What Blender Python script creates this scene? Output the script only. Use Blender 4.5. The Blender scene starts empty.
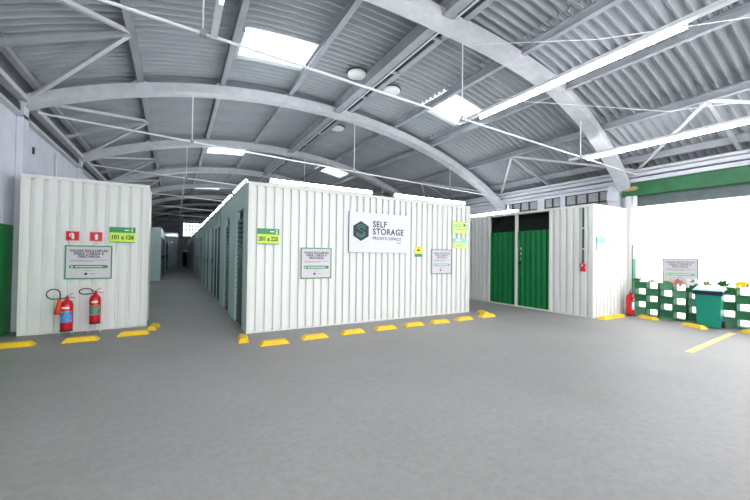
import bpy, math, random
from mathutils import Vector, Matrix
random.seed(7)
S = 1.2                                   # drawing units -> metres (applied to all geometry at the end)
sc = bpy.context.scene

# ---------------------------------------------------------------- camera
F_PX, YAW, PITCH, ROLL, CAM_H = 344.18, 0.52629, 0.01526, 0.01298, 1.284
cd = bpy.data.cameras.new('camera'); cam = bpy.data.objects.new('camera', cd)
sc.collection.objects.link(cam); sc.camera = cam
cd.sensor_width = 36.0; cd.sensor_fit = 'HORIZONTAL'; cd.lens = 36.0*F_PX/750.0
cd.clip_start = 0.05; cd.clip_end = 400
_F = Vector((math.sin(YAW)*math.cos(PITCH), math.cos(YAW)*math.cos(PITCH), math.sin(PITCH)))
_R = Vector((math.cos(YAW), -math.sin(YAW), 0)); _U = _R.cross(_F)
_R2 = _R*math.cos(ROLL) + _U*math.sin(ROLL); _U2 = -_R*math.sin(ROLL) + _U*math.cos(ROLL)
_M = Matrix((_R2, _U2, -_F)).transposed().to_4x4()
_M.translation = Vector((0, 0, CAM_H*S)); cam.matrix_world = _M

# ---------------------------------------------------------------- world: bright overcast sky
w = bpy.data.worlds.new('overcast_sky'); sc.world = w; w.use_nodes = True
w.node_tree.nodes['Background'].inputs[0].default_value = (0.97, 0.985, 1.0, 1)
w.node_tree.nodes['Background'].inputs[1].default_value = 3.4
# ---------------------------------------------------------------- exposure
sc.view_settings.view_transform = 'Standard'; sc.view_settings.look = 'None'
sc.view_settings.gamma = 1.0; sc.view_settings.use_curve_mapping = False
sc.view_settings.exposure = 0.90
TUBE_POWER = 56.0
sc.cycles.use_light_tree = False

# portals: they only steer the sampling of the sky through the real openings (no light of their own)
def portal(loc, rot, sx, sy):
    L = bpy.data.lights.new('sky_portal', 'AREA'); L.shape = 'RECTANGLE'; L.size = sx*S; L.size_y = sy*S
    L.cycles.is_portal = True; o = bpy.data.objects.new('sky_portal', L); sc.collection.objects.link(o)
    o.location = Vector(loc)*S; o.rotation_euler = rot
portal((9.75, .9, 1.3), (0, math.pi/2, 0), 2.9, 6.4)           # shutter doorway
portal((3.6, -5.4, 1.9), (math.pi/2, 0, 0), 11.0, 3.9)         # gate behind the viewpoint
portal((1.76, 39.1, 3.58), (-math.pi/2, 0, 0), 2.4, 1.45)      # end window
for px_, pz_, py_ in ((1.46, 5.15, 6.2), (5.58, 5.0, 6.0), (5.58, 5.0, .7), (1.46, 5.15, 13.3), (5.58, 5.0, 13.1)):
    portal((px_, py_, pz_), (0, 0, 0), 1.6, 1.0)               # near skylights

# ---------------------------------------------------------------- materials
def mat(name, col, rough=0.6, metal=0.0, noise=0.0, nscale=8.0, col2=None, bump=0.0, bscale=60.0, emit=None, spec=0.5, stretch=None):
    m = bpy.data.materials.new(name); m.use_nodes = True
    nt = m.node_tree; b = nt.nodes['Principled BSDF']
    b.inputs['Base Color'].default_value = (*col, 1); b.inputs['Roughness'].default_value = rough
    b.inputs['Metallic'].default_value = metal; b.inputs['Specular IOR Level'].default_value = spec
    tc = nt.nodes.new('ShaderNodeTexCoord')
    src = tc.outputs['Object']
    if stretch:
        mp = nt.nodes.new('ShaderNodeMapping'); mp.inputs['Scale'].default_value = stretch
        nt.links.new(src, mp.inputs[0]); src = mp.outputs[0]
    if noise > 0 or col2:
        n = nt.nodes.new('ShaderNodeTexNoise'); n.inputs['Scale'].default_value = nscale; n.inputs['Detail'].default_value = 8
        n.inputs['Roughness'].default_value = 0.65
        nt.links.new(src, n.inputs['Vector'])
        r = nt.nodes.new('ShaderNodeValToRGB')
        c2 = col2 or tuple(c*(1-noise) for c in col); c1 = col if col2 else tuple(min(1, c*(1+noise*0.5)) for c in col)
        r.color_ramp.elements[0].position = 0.35; r.color_ramp.elements[0].color = (*c2, 1)
        r.color_ramp.elements[1].position = 0.65; r.color_ramp.elements[1].color = (*c1, 1)
        nt.links.new(n.outputs['Fac'], r.inputs[0]); nt.links.new(r.outputs[0], b.inputs['Base Color'])
    if bump > 0:
        n2 = nt.nodes.new('ShaderNodeTexNoise'); n2.inputs['Scale'].default_value = bscale; n2.inputs['Detail'].default_value = 6
        nt.links.new(src, n2.inputs['Vector'])
        bp = nt.nodes.new('ShaderNodeBump'); bp.inputs['Strength'].default_value = bump; bp.inputs['Distance'].default_value = 0.02
        nt.links.new(n2.outputs['Fac'], bp.inputs['Height']); nt.links.new(bp.outputs[0], b.inputs['Normal'])
    if emit:
        b.inputs['Emission Color'].default_value = (*emit[0], 1); b.inputs['Emission Strength'].default_value = emit[1]
    return m

M = {}
M['white'] = mat('white_painted_steel', (0.80, 0.81, 0.79), 0.38, noise=0.012, nscale=0.5)
M['rail'] = mat('cream_rail', (0.76, 0.76, 0.72), 0.5, noise=0.03, nscale=2)
M['teal'] = mat('white_steel_shade_tint', (0.62, 0.80, 0.81), 0.3, noise=0.06, nscale=3)  # white steel; the aisle's blue-green shade is put into the colour
M['green'] = mat('green_steel', (0.010, 0.22, 0.065), 0.35, noise=0.1, nscale=3)
M['dgreen'] = mat('dark_green_steel', (0.008, 0.035, 0.024), 0.25, noise=0.1, nscale=5)
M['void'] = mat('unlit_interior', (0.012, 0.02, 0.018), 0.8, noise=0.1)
M['wallw'] = mat('whitewash', (0.66, 0.67, 0.75), 0.85, noise=0.08, nscale=2, bump=0.15, bscale=30)
M['wallg'] = mat('green_wall_paint', (0.012, 0.23, 0.055), 0.5, noise=0.12, nscale=2)
M['arch'] = mat('arch_paint', (0.56, 0.57, 0.61), 0.7, noise=0.12, nscale=5, bump=0.1, bscale=20)
M['beam'] = mat('steel_grey', (0.34, 0.35, 0.39), 0.6, noise=0.15, nscale=2)
M['bracelt'] = mat('light_steel', (0.62, 0.63, 0.66), 0.5, noise=0.1)
M['sheet'] = mat('fibre_cement', (0.37, 0.39, 0.42), 0.8, col2=(0.30, 0.32, 0.35), nscale=0.8)
M['rod'] = mat('white_rod', (0.78, 0.80, 0.84), 0.4, noise=0.05)
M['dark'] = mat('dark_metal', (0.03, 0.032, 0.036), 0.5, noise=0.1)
M['yellow'] = mat('yellow_rubber', (0.93, 0.58, 0.012), 0.45, noise=0.12, nscale=14, bump=0.15)
M['red'] = mat('red_gloss', (0.62, 0.008, 0.018), 0.25, noise=0.05)
M['horn'] = mat('orange_red_plastic', (0.85, 0.07, 0.02), 0.4, noise=0.05)
M['black'] = mat('black_rubber', (0.012, 0.012, 0.014), 0.5, noise=0.05)
M['brass'] = mat('brass', (0.5, 0.4, 0.2), 0.35, 0.8, noise=0.1)
M['signw'] = mat('sign_white', (0.76, 0.77, 0.88), 0.4, noise=0.02)
M['signp'] = mat('sign_grey', (0.66, 0.62, 0.68), 0.4, noise=0.02)
M['signgr'] = mat('sign_green', (0.01, 0.28, 0.09), 0.4, noise=0.05)
M['signlime'] = mat('sign_lime', (0.60, 0.86, 0.05), 0.4, noise=0.03)
M['signlime2'] = mat('sign_pale_lime', (0.68, 0.86, 0.22), 0.4, noise=0.03)
M['signteal'] = mat('sign_teal', (0.30, 0.72, 0.58), 0.4, noise=0.03)
M['signyel'] = mat('sign_yellow', (0.90, 0.78, 0.02), 0.4, noise=0.03)
M['palegreen'] = mat('sign_pale_green', (0.16, 0.50, 0.30), 0.4, noise=0.03)
M['ink'] = mat('ink', (0.012, 0.016, 0.03), 0.5, noise=0.02)
M['inkgrey'] = mat('ink_grey', (0.22, 0.20, 0.24), 0.5, noise=0.02)
M['inkgreen'] = mat('ink_green', (0.04, 0.45, 0.27), 0.5, noise=0.02)
M['inkwhite'] = mat('ink_white', (0.85, 0.87, 0.85), 0.5, noise=0.02)
M['blue'] = mat('label_blue', (0.03, 0.20, 0.60), 0.4, col2=(0.15, 0.42, 0.75), nscale=14)
M['labelg'] = mat('label_green', (0.02, 0.15, 0.08), 0.4, col2=(0.30, 0.34, 0.28), nscale=14)
M['signc'] = mat('sign_cream_green', (0.36, 0.46, 0.34), 0.4, noise=0.03)
M['signct'] = mat('sign_sea_green', (0.10, 0.42, 0.30), 0.4, noise=0.03)
M['headgreen'] = mat('header_green', (0.015, 0.13, 0.045), 0.55, noise=0.25, nscale=3)
M['bin'] = mat('bin_green', (0.0, 0.22, 0.155), 0.4, noise=0.05)
M['binlid'] = mat('bin_lid_sky_reflection', (0.42, 0.68, 0.66), 0.3, noise=0.08)  # pale turquoise paints in the sky reflected by the lid
M['navy'] = mat('navy_liner', (0.01, 0.01, 0.035), 0.35, noise=0.1)
M['block'] = mat('green_block_paint', (0.02, 0.17, 0.065), 0.7, noise=0.35, nscale=10, bump=0.3, bscale=40)
M['blockl'] = mat('green_block_paint_faded', (0.12, 0.33, 0.2), 0.7, noise=0.25, nscale=10, bump=0.3, bscale=40)
M['blockw'] = mat('white_block_paint', (0.85, 0.85, 0.82), 0.7, noise=0.05, nscale=10)
M['leaf'] = mat('leaf', (0.05, 0.22, 0.04), 0.5, noise=0.3, nscale=20)
M['leafy'] = mat('leaf_yellow', (0.45, 0.60, 0.12), 0.5, noise=0.2, nscale=20)
M['petr'] = mat('petal_red', (0.75, 0.10, 0.10), 0.5, col2=(0.85, 0.45, 0.40), nscale=30)
M['petw'] = mat('petal_white', (0.85, 0.80, 0.80), 0.5, noise=0.05)
M['pety'] = mat('petal_yellow', (0.90, 0.72, 0.05), 0.5, noise=0.1, nscale=20)
M['peto'] = mat('petal_orange', (0.85, 0.28, 0.12), 0.5, noise=0.1, nscale=20)
M['line'] = mat('worn_line_paint', (0.88, 0.62, 0.16), 0.6, col2=(0.62, 0.50, 0.32), nscale=16)
M['tube'] = mat('lamp_tube', (0.9, 0.95, 1), 0.4, noise=0.01, emit=((0.98, 0.985, 1.0), TUBE_POWER))
M['edgetube'] = mat('lamp_tube_dim', (0.9, 0.95, 1), 0.4, noise=0.01, emit=((0.95, 1.0, 1.0), 22.0))
M['shutter'] = mat('shutter_steel', (0.13, 0.16, 0.17), 0.45, 0.2, noise=0.15, nscale=5)
M['dome'] = mat('white_vent', (0.85, 0.86, 0.86), 0.4, noise=0.03)
M['grille_pane'] = mat('dusty_pane', (0.36, 0.37, 0.40), 0.4, noise=0.2, nscale=9)
M['outside'] = mat('pale_paving', (0.75, 0.75, 0.75), 0.8, noise=0.08)

def floor_mat():
    m = bpy.data.materials.new('concrete_floor'); m.use_nodes = True
    nt = m.node_tree; b = nt.nodes['Principled BSDF']; L = nt.links
    tc = nt.nodes.new('ShaderNodeTexCoord')
    def noise(sc_, det, rough=0.6):
        n = nt.nodes.new('ShaderNodeTexNoise'); n.inputs['Scale'].default_value = sc_; n.inputs['Detail'].default_value = det
        n.inputs['Roughness'].default_value = rough; L.new(tc.outputs['Object'], n.inputs['Vector']); return n
    big = noise(0.35, 5); fine = noise(14, 10, 0.8)
    r = nt.nodes.new('ShaderNodeValToRGB'); r.color_ramp.elements[0].position = 0.3; r.color_ramp.elements[1].position = 0.7
    r.color_ramp.elements[0].color = (0.285, 0.276, 0.270, 1); r.color_ramp.elements[1].color = (0.355, 0.345, 0.338, 1)
    L.new(big.outputs['Fac'], r.inputs[0])
    r2 = nt.nodes.new('ShaderNodeValToRGB'); r2.color_ramp.elements[0].position = 0.3; r2.color_ramp.elements[1].position = 0.75
    r2.color_ramp.elements[0].color = (0.80, 0.80, 0.80, 1); r2.color_ramp.elements[1].color = (1.12, 1.12, 1.12, 1)
    L.new(fine.outputs['Fac'], r2.inputs[0])
    mx = nt.nodes.new('ShaderNodeMix'); mx.data_type = 'RGBA'; mx.blend_type = 'MULTIPLY'; mx.inputs[0].default_value = 1
    L.new(r.outputs[0], mx.inputs[6]); L.new(r2.outputs[0], mx.inputs[7]); L.new(mx.outputs[2], b.inputs['Base Color'])
    b.inputs['Roughness'].default_value = 0.55; b.inputs['Specular IOR Level'].default_value = 0.4
    bp = nt.nodes.new('ShaderNodeBump'); bp.inputs['Strength'].default_value = 0.12; bp.inputs['Distance'].default_value = 0.01
    L.new(fine.outputs['Fac'], bp.inputs['Height']); L.new(bp.outputs[0], b.inputs['Normal'])
    return m
M['floor'] = floor_mat()

def mix_mat(name, kind):
    m = bpy.data.materials.new(name); m.use_nodes = True; nt = m.node_tree; nt.nodes.clear()
    o = nt.nodes.new('ShaderNodeOutputMaterial'); mx = nt.nodes.new('ShaderNodeMixShader')
    t = nt.nodes.new('ShaderNodeBsdfTransparent'); t.inputs[0].default_value = (0.92, 0.95, 0.95, 1)
    if kind == 'glass':
        g = nt.nodes.new('ShaderNodeBsdfGlossy'); g.inputs['Roughness'].default_value = 0.05; mx.inputs[0].default_value = 0.08
    else:
        g = nt.nodes.new('ShaderNodeBsdfTranslucent'); g.inputs[0].default_value = (0.9, 0.95, 0.95, 1); mx.inputs[0].default_value = 0.6
    nt.links.new(t.outputs[0], mx.inputs[1]); nt.links.new(g.outputs[0], mx.inputs[2]); nt.links.new(mx.outputs[0], o.inputs[0])
    return m
M['glass'] = mix_mat('window_glass', 'glass'); M['skylight'] = mix_mat('translucent_sheet', 'sky')

# ---------------------------------------------------------------- geometry helpers
class MB:
    def __init__(s): s.v = []; s.f = []; s.mi = []; s.cur = 0
    def add(s, vs, fs):
        n = len(s.v); s.v += [tuple(v) for v in vs]; s.f += [tuple(n+i for i in f) for f in fs]; s.mi += [s.cur]*len(fs); return s
    def box(s, x0, y0, z0, x1, y1, z1):
        x0, x1 = sorted((x0, x1)); y0, y1 = sorted((y0, y1)); z0, z1 = sorted((z0, z1))
        return s.add([(x0,y0,z0),(x1,y0,z0),(x1,y1,z0),(x0,y1,z0),(x0,y0,z1),(x1,y0,z1),(x1,y1,z1),(x0,y1,z1)],
                     [(0,3,2,1),(4,5,6,7),(0,1,5,4),(1,2,6,5),(2,3,7,6),(3,0,4,7)])
    def hexa(s, b, t):  # bottom quad, top quad
        return s.add(list(b)+list(t), [(0,3,2,1),(4,5,6,7),(0,1,5,4),(1,2,6,5),(2,3,7,6),(3,0,4,7)])
    def prism_xz(s, pts, y0, y1):
        n = len(pts)
        vs = [(x, y0, z) for x, z in pts]+[(x, y1, z) for x, z in pts]
        return s.add(vs, [tuple(range(n)), tuple(range(2*n-1, n-1, -1))]+[(i, i+n, (i+1) % n+n, (i+1) % n) for i in range(n)])
    def lathe(s, prof, n=16, c=(0, 0), z=0):
        vs = []
        for r, h in prof:
            for k in range(n):
                a = 2*math.pi*k/n; vs.append((c[0]+r*math.cos(a), c[1]+r*math.sin(a), z+h))
        fs = []
        for i in range(len(prof)-1):
            for k in range(n): fs.append((i*n+k, i*n+(k+1) % n, (i+1)*n+(k+1) % n, (i+1)*n+k))
        fs.append(tuple(range(n-1, -1, -1))); fs.append(tuple((len(prof)-1)*n+k for k in range(n)))
        return s.add(vs, fs)
    def tube(s, pts, r, n=8, r1=None):
        pts = [Vector(p) for p in pts]; vs = []; m = len(pts); up = Vector((0.13, 0.31, 0.94)).normalized()
        for i, p in enumerate(pts):
            d = (pts[min(i+1, m-1)]-pts[max(i-1, 0)]).normalized()
            a = d.cross(up); a = a.normalized() if a.length > 1e-3 else Vector((1, 0, 0)); b = d.cross(a)
            rr = r if r1 is None else r+(r1-r)*i/(m-1)
            for k in range(n):
                t = 2*math.pi*k/n; vs.append(p+a*math.cos(t)*rr+b*math.sin(t)*rr)
        fs = [(i*n+k, i*n+(k+1) % n, (i+1)*n+(k+1) % n, (i+1)*n+k) for i in range(m-1) for k in range(n)]
        fs += [tuple(range(n-1, -1, -1)), tuple((m-1)*n+k for k in range(n))]
        return s.add(vs, fs)
    def bar(s, p, q, wd, hd):  # rectangular bar p->q
        p, q = Vector(p), Vector(q); d = (q-p).normalized(); a = d.cross(Vector((0, 0, 1)))
        a = a.normalized() if a.length > 1e-3 else Vector((1, 0, 0)); b = a.cross(d)
        A, B = a*wd/2, b*hd/2
        return s.hexa([p-A-B, p+A-B, q+A-B, q-A-B], [p-A+B, p+A+B, q+A+B, q-A+B])
    def mesh(s, name, *mats):
        me = bpy.data.meshes.new(name); me.from_pydata(s.v, [], s.f)
        for m in mats: me.materials.append(M[m] if isinstance(m, str) else m)
        if len(mats) > 1: me.polygons.foreach_set('material_index', s.mi)
        me.update(); return me
    def build(s, name, m, parent=None, smooth=False, loc=(0, 0, 0), mats=None):
        me = s.mesh(name, *(mats or [m]))
        if smooth: me.shade_smooth() if hasattr(me, 'shade_smooth') else None
        return link(name, me, parent, loc)
def link(name, data, parent=None, loc=(0, 0, 0)):
    o = bpy.data.objects.new(name, data); sc.collection.objects.link(o); o.location = loc
    if parent: o.parent = parent
    return o
def tag(o, label=None, cat=None, group=None, kind=None):
    if label: o['label'] = label
    if cat: o['category'] = cat
    if group: o['group'] = group
    if kind: o['kind'] = kind
    return o
def thing(name, label, cat, loc=(0, 0, 0), rz=0.0, group=None, kind=None):
    o = link(name, None, None, loc); o.rotation_euler = (0, 0, rz); o.empty_display_size = 0.1
    return tag(o, label, cat, group, kind)
def copy_tree(o, label=None, loc=None, rz=None):
    def rec(a, parent):
        c = a.copy(); sc.collection.objects.link(c)
        if parent: c.parent = parent
        for ch in list(a.children): rec(ch, c)
        return c
    r = rec(o, None)
    if label: r['label'] = label
    if loc is not None: r.location = loc
    if rz is not None: r.rotation_euler = (0, 0, rz)
    return r
def text(name, body, size, parent, loc, m='ink', align='CENTER', bold=0.0, space=1.0, sx=1.0):
    c = bpy.data.curves.new(name, 'FONT'); c.body = body; c.size = size; c.align_x = align; c.align_y = 'CENTER'
    c.offset = bold; c.space_character = space; c.extrude = 0.0006; c.materials.append(M[m]); c.resolution_u = 3
    o = link(name, c, parent, loc); o.rotation_euler = (math.pi/2, 0, 0); o.scale = (sx, 1, 1); return o

# corrugated (trapezoid) wall panel in local coords: runs along +X from x0 to x1, faces -Y, outer face at y=0
def ribbed(x0, x1, z0, z1, pitch, depth=0.028, wide=0.52, flip=False):
    n = max(1, round((x1-x0)/pitch)); p = (x1-x0)/n; b = MB(); pr = []
    sl = 0.07*p/ pitch*pitch
    for i in range(n):
        a = x0+i*p; g = p*(1-wide)-2*sl
        pr += [(a, 0), (a+p*wide/2, 0), (a+p*wide/2+sl*0.6, depth), (a+p-p*wide/2-sl*0.6, depth), (a+p-p*wide/2, 0)]
    pr.append((x1, 0)); pts = []
    for q in pr:
        if not pts or abs(q[0]-pts[-1][0])+abs(q[1]-pts[-1][1]) > 1e-5: pts.append(q)
    m = len(pts); t = 0.004
    vs = [(x, y, z0) for x, y in pts]+[(x, y, z1) for x, y in pts]
    b.add(vs, [(i, i+1, i+1+m, i+m) for i in range(m-1)])
    vs = [(x, y+t, z0) for x, y in pts]+[(x, y+t, z1) for x, y in pts]
    b.add(vs, [(i+1, i, i+m, i+1+m) for i in range(m-1)])
    return b

# roof curve (from the photograph): underside of the arches above x
def arch_z(x):
    u = x-3.4
    return 4.626-0.04953*u-0.03548*u*u-0.000114*u**3-0.000236*u**4
def roof_z(x): return arch_z(x)+0.32+max(0, x-7.5)*0.16
XL, XR = -2.22, 9.3
Y_BACK, Y_END, Y_FAR = -5.0, 38.6, 52.0
ARCH_W = 0.26
ARCH_Y = [3.70+3.85*k for k in range(-2, 13)]       # near faces
PURLINS = [-1.97, -0.60, 0.77, 2.15, 3.50, 4.95, 6.20, 7.60, 8.92]

# ================================================================ SETTING
def struct(o, label, cat): return tag(o, label, cat, kind='structure')
fl = MB().box(XL-.3, Y_BACK-.3, -0.15, XR+.35, Y_FAR+.3, 0).build('floor', 'floor'); struct(fl, 'worn grey concrete floor of the storage hall', 'floor')
gr = MB().box(XR+.36, -30, -0.17, 45, 40, -0.02).build('ground', 'outside'); struct(gr, 'pale paving outside the open shutter doorway', 'ground')
gr2 = MB().box(-14, -30, -0.17, 9.6, Y_BACK-.31, -0.02).build('ground', 'outside'); struct(gr2, 'pale paving outside the gate behind the viewpoint', 'ground')
# left wall
wl = MB().box(XL-.25, Y_BACK, 1.68, XL, Y_FAR, 3.60).build('wall_left', 'wallw'); struct(wl, 'whitewashed upper left wall of the hall', 'wall')
wg = MB().box(XL-.25, Y_BACK, 0, XL+.004, Y_FAR, 1.68).build('wall_left_dado', 'wallg'); struct(wg, 'dark green painted lower part of the left wall', 'wall')
b = MB().box(XL+.002, Y_BACK, 3.42, XL+.09, Y_END, 3.47).box(XL+.002, Y_BACK, 3.66, XL+.15, Y_END, 3.74).box(XL-.03, Y_BACK, 3.601, XL, Y_END, roof_z(XL)+.03)
MB().box(XL+.002, Y_BACK, 3.50, XL+.05, Y_END, 3.63).build('trim_12', 'dark').data.name; tag(bpy.data.objects['trim_12'], 'dark strip standing in for the shaded gap between the left eave ledges', 'infill', None, 'structure')  # dark strip stands for the shaded gap between the two ledges
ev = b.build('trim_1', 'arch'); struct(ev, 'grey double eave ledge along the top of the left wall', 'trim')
for k, y in enumerate(ARCH_Y[1:]):
    o = MB().box(XL+.006, y+.02, 0, XL+.09, y+ARCH_W-.02, arch_z(XL+.1)).build('wall_pilaster', 'wallw')
    struct(o, 'whitewashed pilaster on the left wall under a roof arch', 'pilaster'); o['group'] = 'pilasters of the left wall'
# right wall : pieces around the doorway (Y < 3.93) and the window band
DY = 3.93
b = MB().box(XR, DY, 0, XR+.25, Y_END, 2.46).box(XR, DY, 2.98, XR+.25, Y_END, 3.34)
b.box(XR, DY, 2.46, XR+.25, 4.42, 2.98).box(XR, 5.58, 2.46, XR+.25, 5.72, 2.98).box(XR, 6.20, 2.46, XR+.25, 6.42, 2.98)
b.box(XR, 7.60, 2.46, XR+.25, Y_END, 2.98).box(XR, Y_BACK, 3.0, XR+.25, DY, 3.34).box(XR, Y_BACK, 0, XR+.25, -2.2, 3.0)
o = b.build('wall_right', 'wallw'); struct(o, 'grey lavender right wall around the shutter doorway', 'wall')
# mouldings of the right wall
for i, (z0, z1, d, m) in enumerate([(3.05, 3.075, .17, 'bracelt'), (3.08, 3.15, .10, 'wallw'), (3.155, 3.175, .05, 'dark'), (3.18, 3.26, .13, 'wallw'), (3.275, 3.33, .20, 'bracelt')]):
    o = MB().box(XR-d, Y_BACK, z0, XR-.002, Y_END, z1).build('trim_%d' % (i+2), m)
    struct(o, ['lowest thin pale ledge over the shutter header', 'whitewashed band over the ledge of the right wall', 'dark joint strip along the right wall', 'broad whitewashed band under the right eave', 'pale gutter edge under the right eave'][i], 'trim')
for k, y in enumerate(ARCH_Y[1:11]):
    if y < 4: continue
    o = MB().box(XR-.16, y+.02, 0, XR-.004, y+ARCH_W-.05, arch_z(XR-.1)).build('wall_pilaster', 'wallw')
    struct(o, 'whitewashed pilaster on the right wall under a roof arch', 'pilaster'); o['group'] = 'pilasters of the right wall'
o = MB().box(XR-.155, 4.18, 0, XR-.004, 4.42, 3.04).build('wall_pilaster', 'wallw'); struct(o, 'pale pilaster behind the container end by the green header', 'pilaster')
# window band right: three dark gridded windows
def grid_window(n, y0, y1, z0, z1, cols, rows, label):
    t = thing('window_%d' % n, label, 'window', (XR+.03, y0, z0), 0, None, 'structure')
    W, H = y1-y0, z1-z0
    for i in range(cols+1): MB().box(-.02, W*i/cols-.014, 0, .03, W*i/cols+.014, H).build('mullion', 'dark', t)
    for j in range(rows+1): MB().box(-.025, 0, H*j/rows-.014, .035, W, H*j/rows+.014).build('glazing_bar', 'dark', t)
    me = MB().box(0, .014, .014, .008, W/cols-.014, H/rows-.014).mesh('pane', 'grille_pane')
    for i in range(cols):
        for j in range(rows): link('pane', me, t, (0.015+random.uniform(0, .01), W*i/cols, H*j/rows))
grid_window(1, 4.42, 5.58, 2.46, 2.98, 4, 2, 'dark gridded window band nearest the green shutter header')
grid_window(2, 5.72, 6.20, 2.46, 2.98, 2, 2, 'narrow dark gridded window, middle one above the green doors')
grid_window(3, 6.42, 7.60, 2.46, 2.98, 4, 2, 'dark gridded window band furthest from the shutter header')
# end wall with factory window, and the far extension of the aisle
b = MB().box(.62, Y_END, 0, XR+.25, Y_END+.2, 2.9).box(2.9, Y_END, 2.9, XR+.25, Y_END+.2, 4.95).box(.62, Y_END, 4.25, 2.9, Y_END+.2, 4.95)
b.box(XL-.2, Y_END, 3.25, .62, Y_END+.2, 4.9)
o = b.build('wall_end', 'wallw'); struct(o, 'far end wall of the hall below the roof', 'wall')
o = MB().box(XL-.2, Y_FAR, 0, .5, Y_FAR+.2, 3.3).build('wall_far', 'wallw'); struct(o, 'furthest wall at the end of the left aisle', 'wall')
o = MB().box(XL-.2, Y_END+.2, 3.3, .6, Y_FAR+.2, 3.4).build('ceiling_annex', 'wallw'); struct(o, 'flat ceiling of the far annex aisle', 'ceiling')
o = MB().box(.5, Y_END+.2, 0, .6, Y_FAR+.2, 3.3).build('wall_side', 'wallw'); struct(o, 'side wall of the far aisle', 'wall')
t = thing('window_4', 'bright gridded factory window high in the far end wall', 'window', (.62, Y_END+.08, 2.9), 0, None, 'structure')
for i in range(9): MB().box(2.28*i/8-.04, -.03, 0, 2.28*i/8+.04, .03, 1.35).build('mullion', 'beam', t)
for j in range(5): MB().box(0, -.035, 1.35*j/4-.04, 2.28, .035, 1.35*j/4+.04).build('glazing_bar', 'beam', t)
me = MB().box(0, 0, 0, 2.28/8, .006, 1.35/4).mesh('pane', 'glass')
for i in range(8):
    for j in range(4): link('pane', me, t, (2.28*i/8, 0, 1.35*j/4))
o = MB().box(.22, Y_END-.5, 0, .62, Y_END, 4.8).build('pillar', 'wallw'); struct(o, 'pale pillar at the far end of the aisle', 'pillar')
t = thing('door_1', 'dark doorway with green upper panel in the far end wall', 'door', (.66, Y_END-.02, 0), 0, None, 'structure')
MB().box(0, -.04, 0, 1.3, .01, 1.35).build('opening_shade_sheet', 'void', t)  # near-black sheet paints the shade inside the open doorway
MB().box(0, -.05, 1.35, 1.3, .01, 1.5).build('crossbar', 'white', t)
MB().box(0, -.04, 1.5, 1.3, .01, 2.75).build('upper_panel', 'dgreen', t)
# back wall; unseen gate opening made wide to let in fill light
b = MB().box(XL-.2, Y_BACK-.2, 0, -1.9, Y_BACK, 5).box(9.1, Y_BACK-.2, 0, XR+.25, Y_BACK, 5).box(-1.9, Y_BACK-.2, 3.75, 9.1, Y_BACK, 5)
o = b.build('wall_back', 'wallw'); struct(o, 'back wall with an unseen gate opened wide for fill light behind the viewpoint', 'wall')

# ---------------------------------------------------------------- arches with tie rods
def make_arch(y, detailed):
    x0, x1, n = XL-.02, XR-.02, 40
    near = abs(y-3.70) < .01           # the nearest arch sits a little askew at its right foot
    def bow(x):
        return max(0, .13*min(1, (x-3.5)/2.6) - .09*max(0, x-6.1)) if near and x > 3.5 else 0
    def dy(x): return .26*(max(0, x-7.0)/2.3)**1.4 if near else 0
    b = MB(); pts = [(x0+(x1-x0)*i/n) for i in range(n+1)]
    low = [(x, arch_z(x)+bow(x)) for x in pts]; top = low
    for i in range(n):
        (a, za), (c, zc) = low[i], low[i+1]
        ya, yc = y+dy(a), y+dy(c)
        b.hexa([(a, ya, za), (c, yc, zc), (c, yc+ARCH_W, zc), (a, ya+ARCH_W, za)], [(a, ya, za+.175), (c, yc, zc+.175), (c, yc+ARCH_W, zc+.175), (a, ya+ARCH_W, za+.175)])
    # keep only the skin
    b.f = [f for i, f in enumerate(b.f) if (i % 6) not in (3, 5) or i < 6 or i >= len(b.f)-6]
    t = thing('roof_arch', None, 'arch', (0, 0, 0), 0, 'arches spanning the hall', 'structure')
    b.build('arch_rib', 'arch', t)
    if detailed:
        for p in PURLINS[1:-1]:
            z = arch_z(p)+.16+bow(p)
            MB().prism_xz([(p-.16, z), (p+.16, z-.005), (p+.07, z+.10), (p-.07, z+.10)], y+.1, y+.2).build('gusset', 'arch', t)
    ym = y+ARCH_W/2
    tz = lambda x: 3.50-0.030*x-0.02*math.sin(math.pi*(x+2)/11.2)
    MB().tube([(x0+.25+(x1-x0-.35)*i/10, ym, tz(x0+.25+(x1-x0-.35)*i/10)) for i in range(11)], .016, 6).build('tie_rod', 'rod', t)
    for hx in ((.20, 3.72, 6.9) if near else (.25, 3.83, 7.0)):
        MB().tube([(hx, ym, tz(hx)-.03), (hx, ym, arch_z(hx)+.03)], .009, 6).build('hanger_rod', 'rod', t)
        MB().box(hx-.03, ym-.03, tz(hx)-.03, hx+.03, ym+.03, tz(hx)+.03).build('clamp', 'beam', t)
    return t
names = ['behind the viewpoint, second from the back wall', 'overhead at the viewpoint', 'nearest in the photo, ending above the shutter header', 'second, landing behind the green door unit', 'third along the aisle', 'fourth along the aisle']
for k, y in enumerate(ARCH_Y):
    if y > Y_END: continue
    t = make_arch(y, 0 < k < 6)
    t['label'] = 'grey curved roof arch with tie rod, ' + names[k] if k < 6 else 'grey curved roof arch far down the hall'

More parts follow.
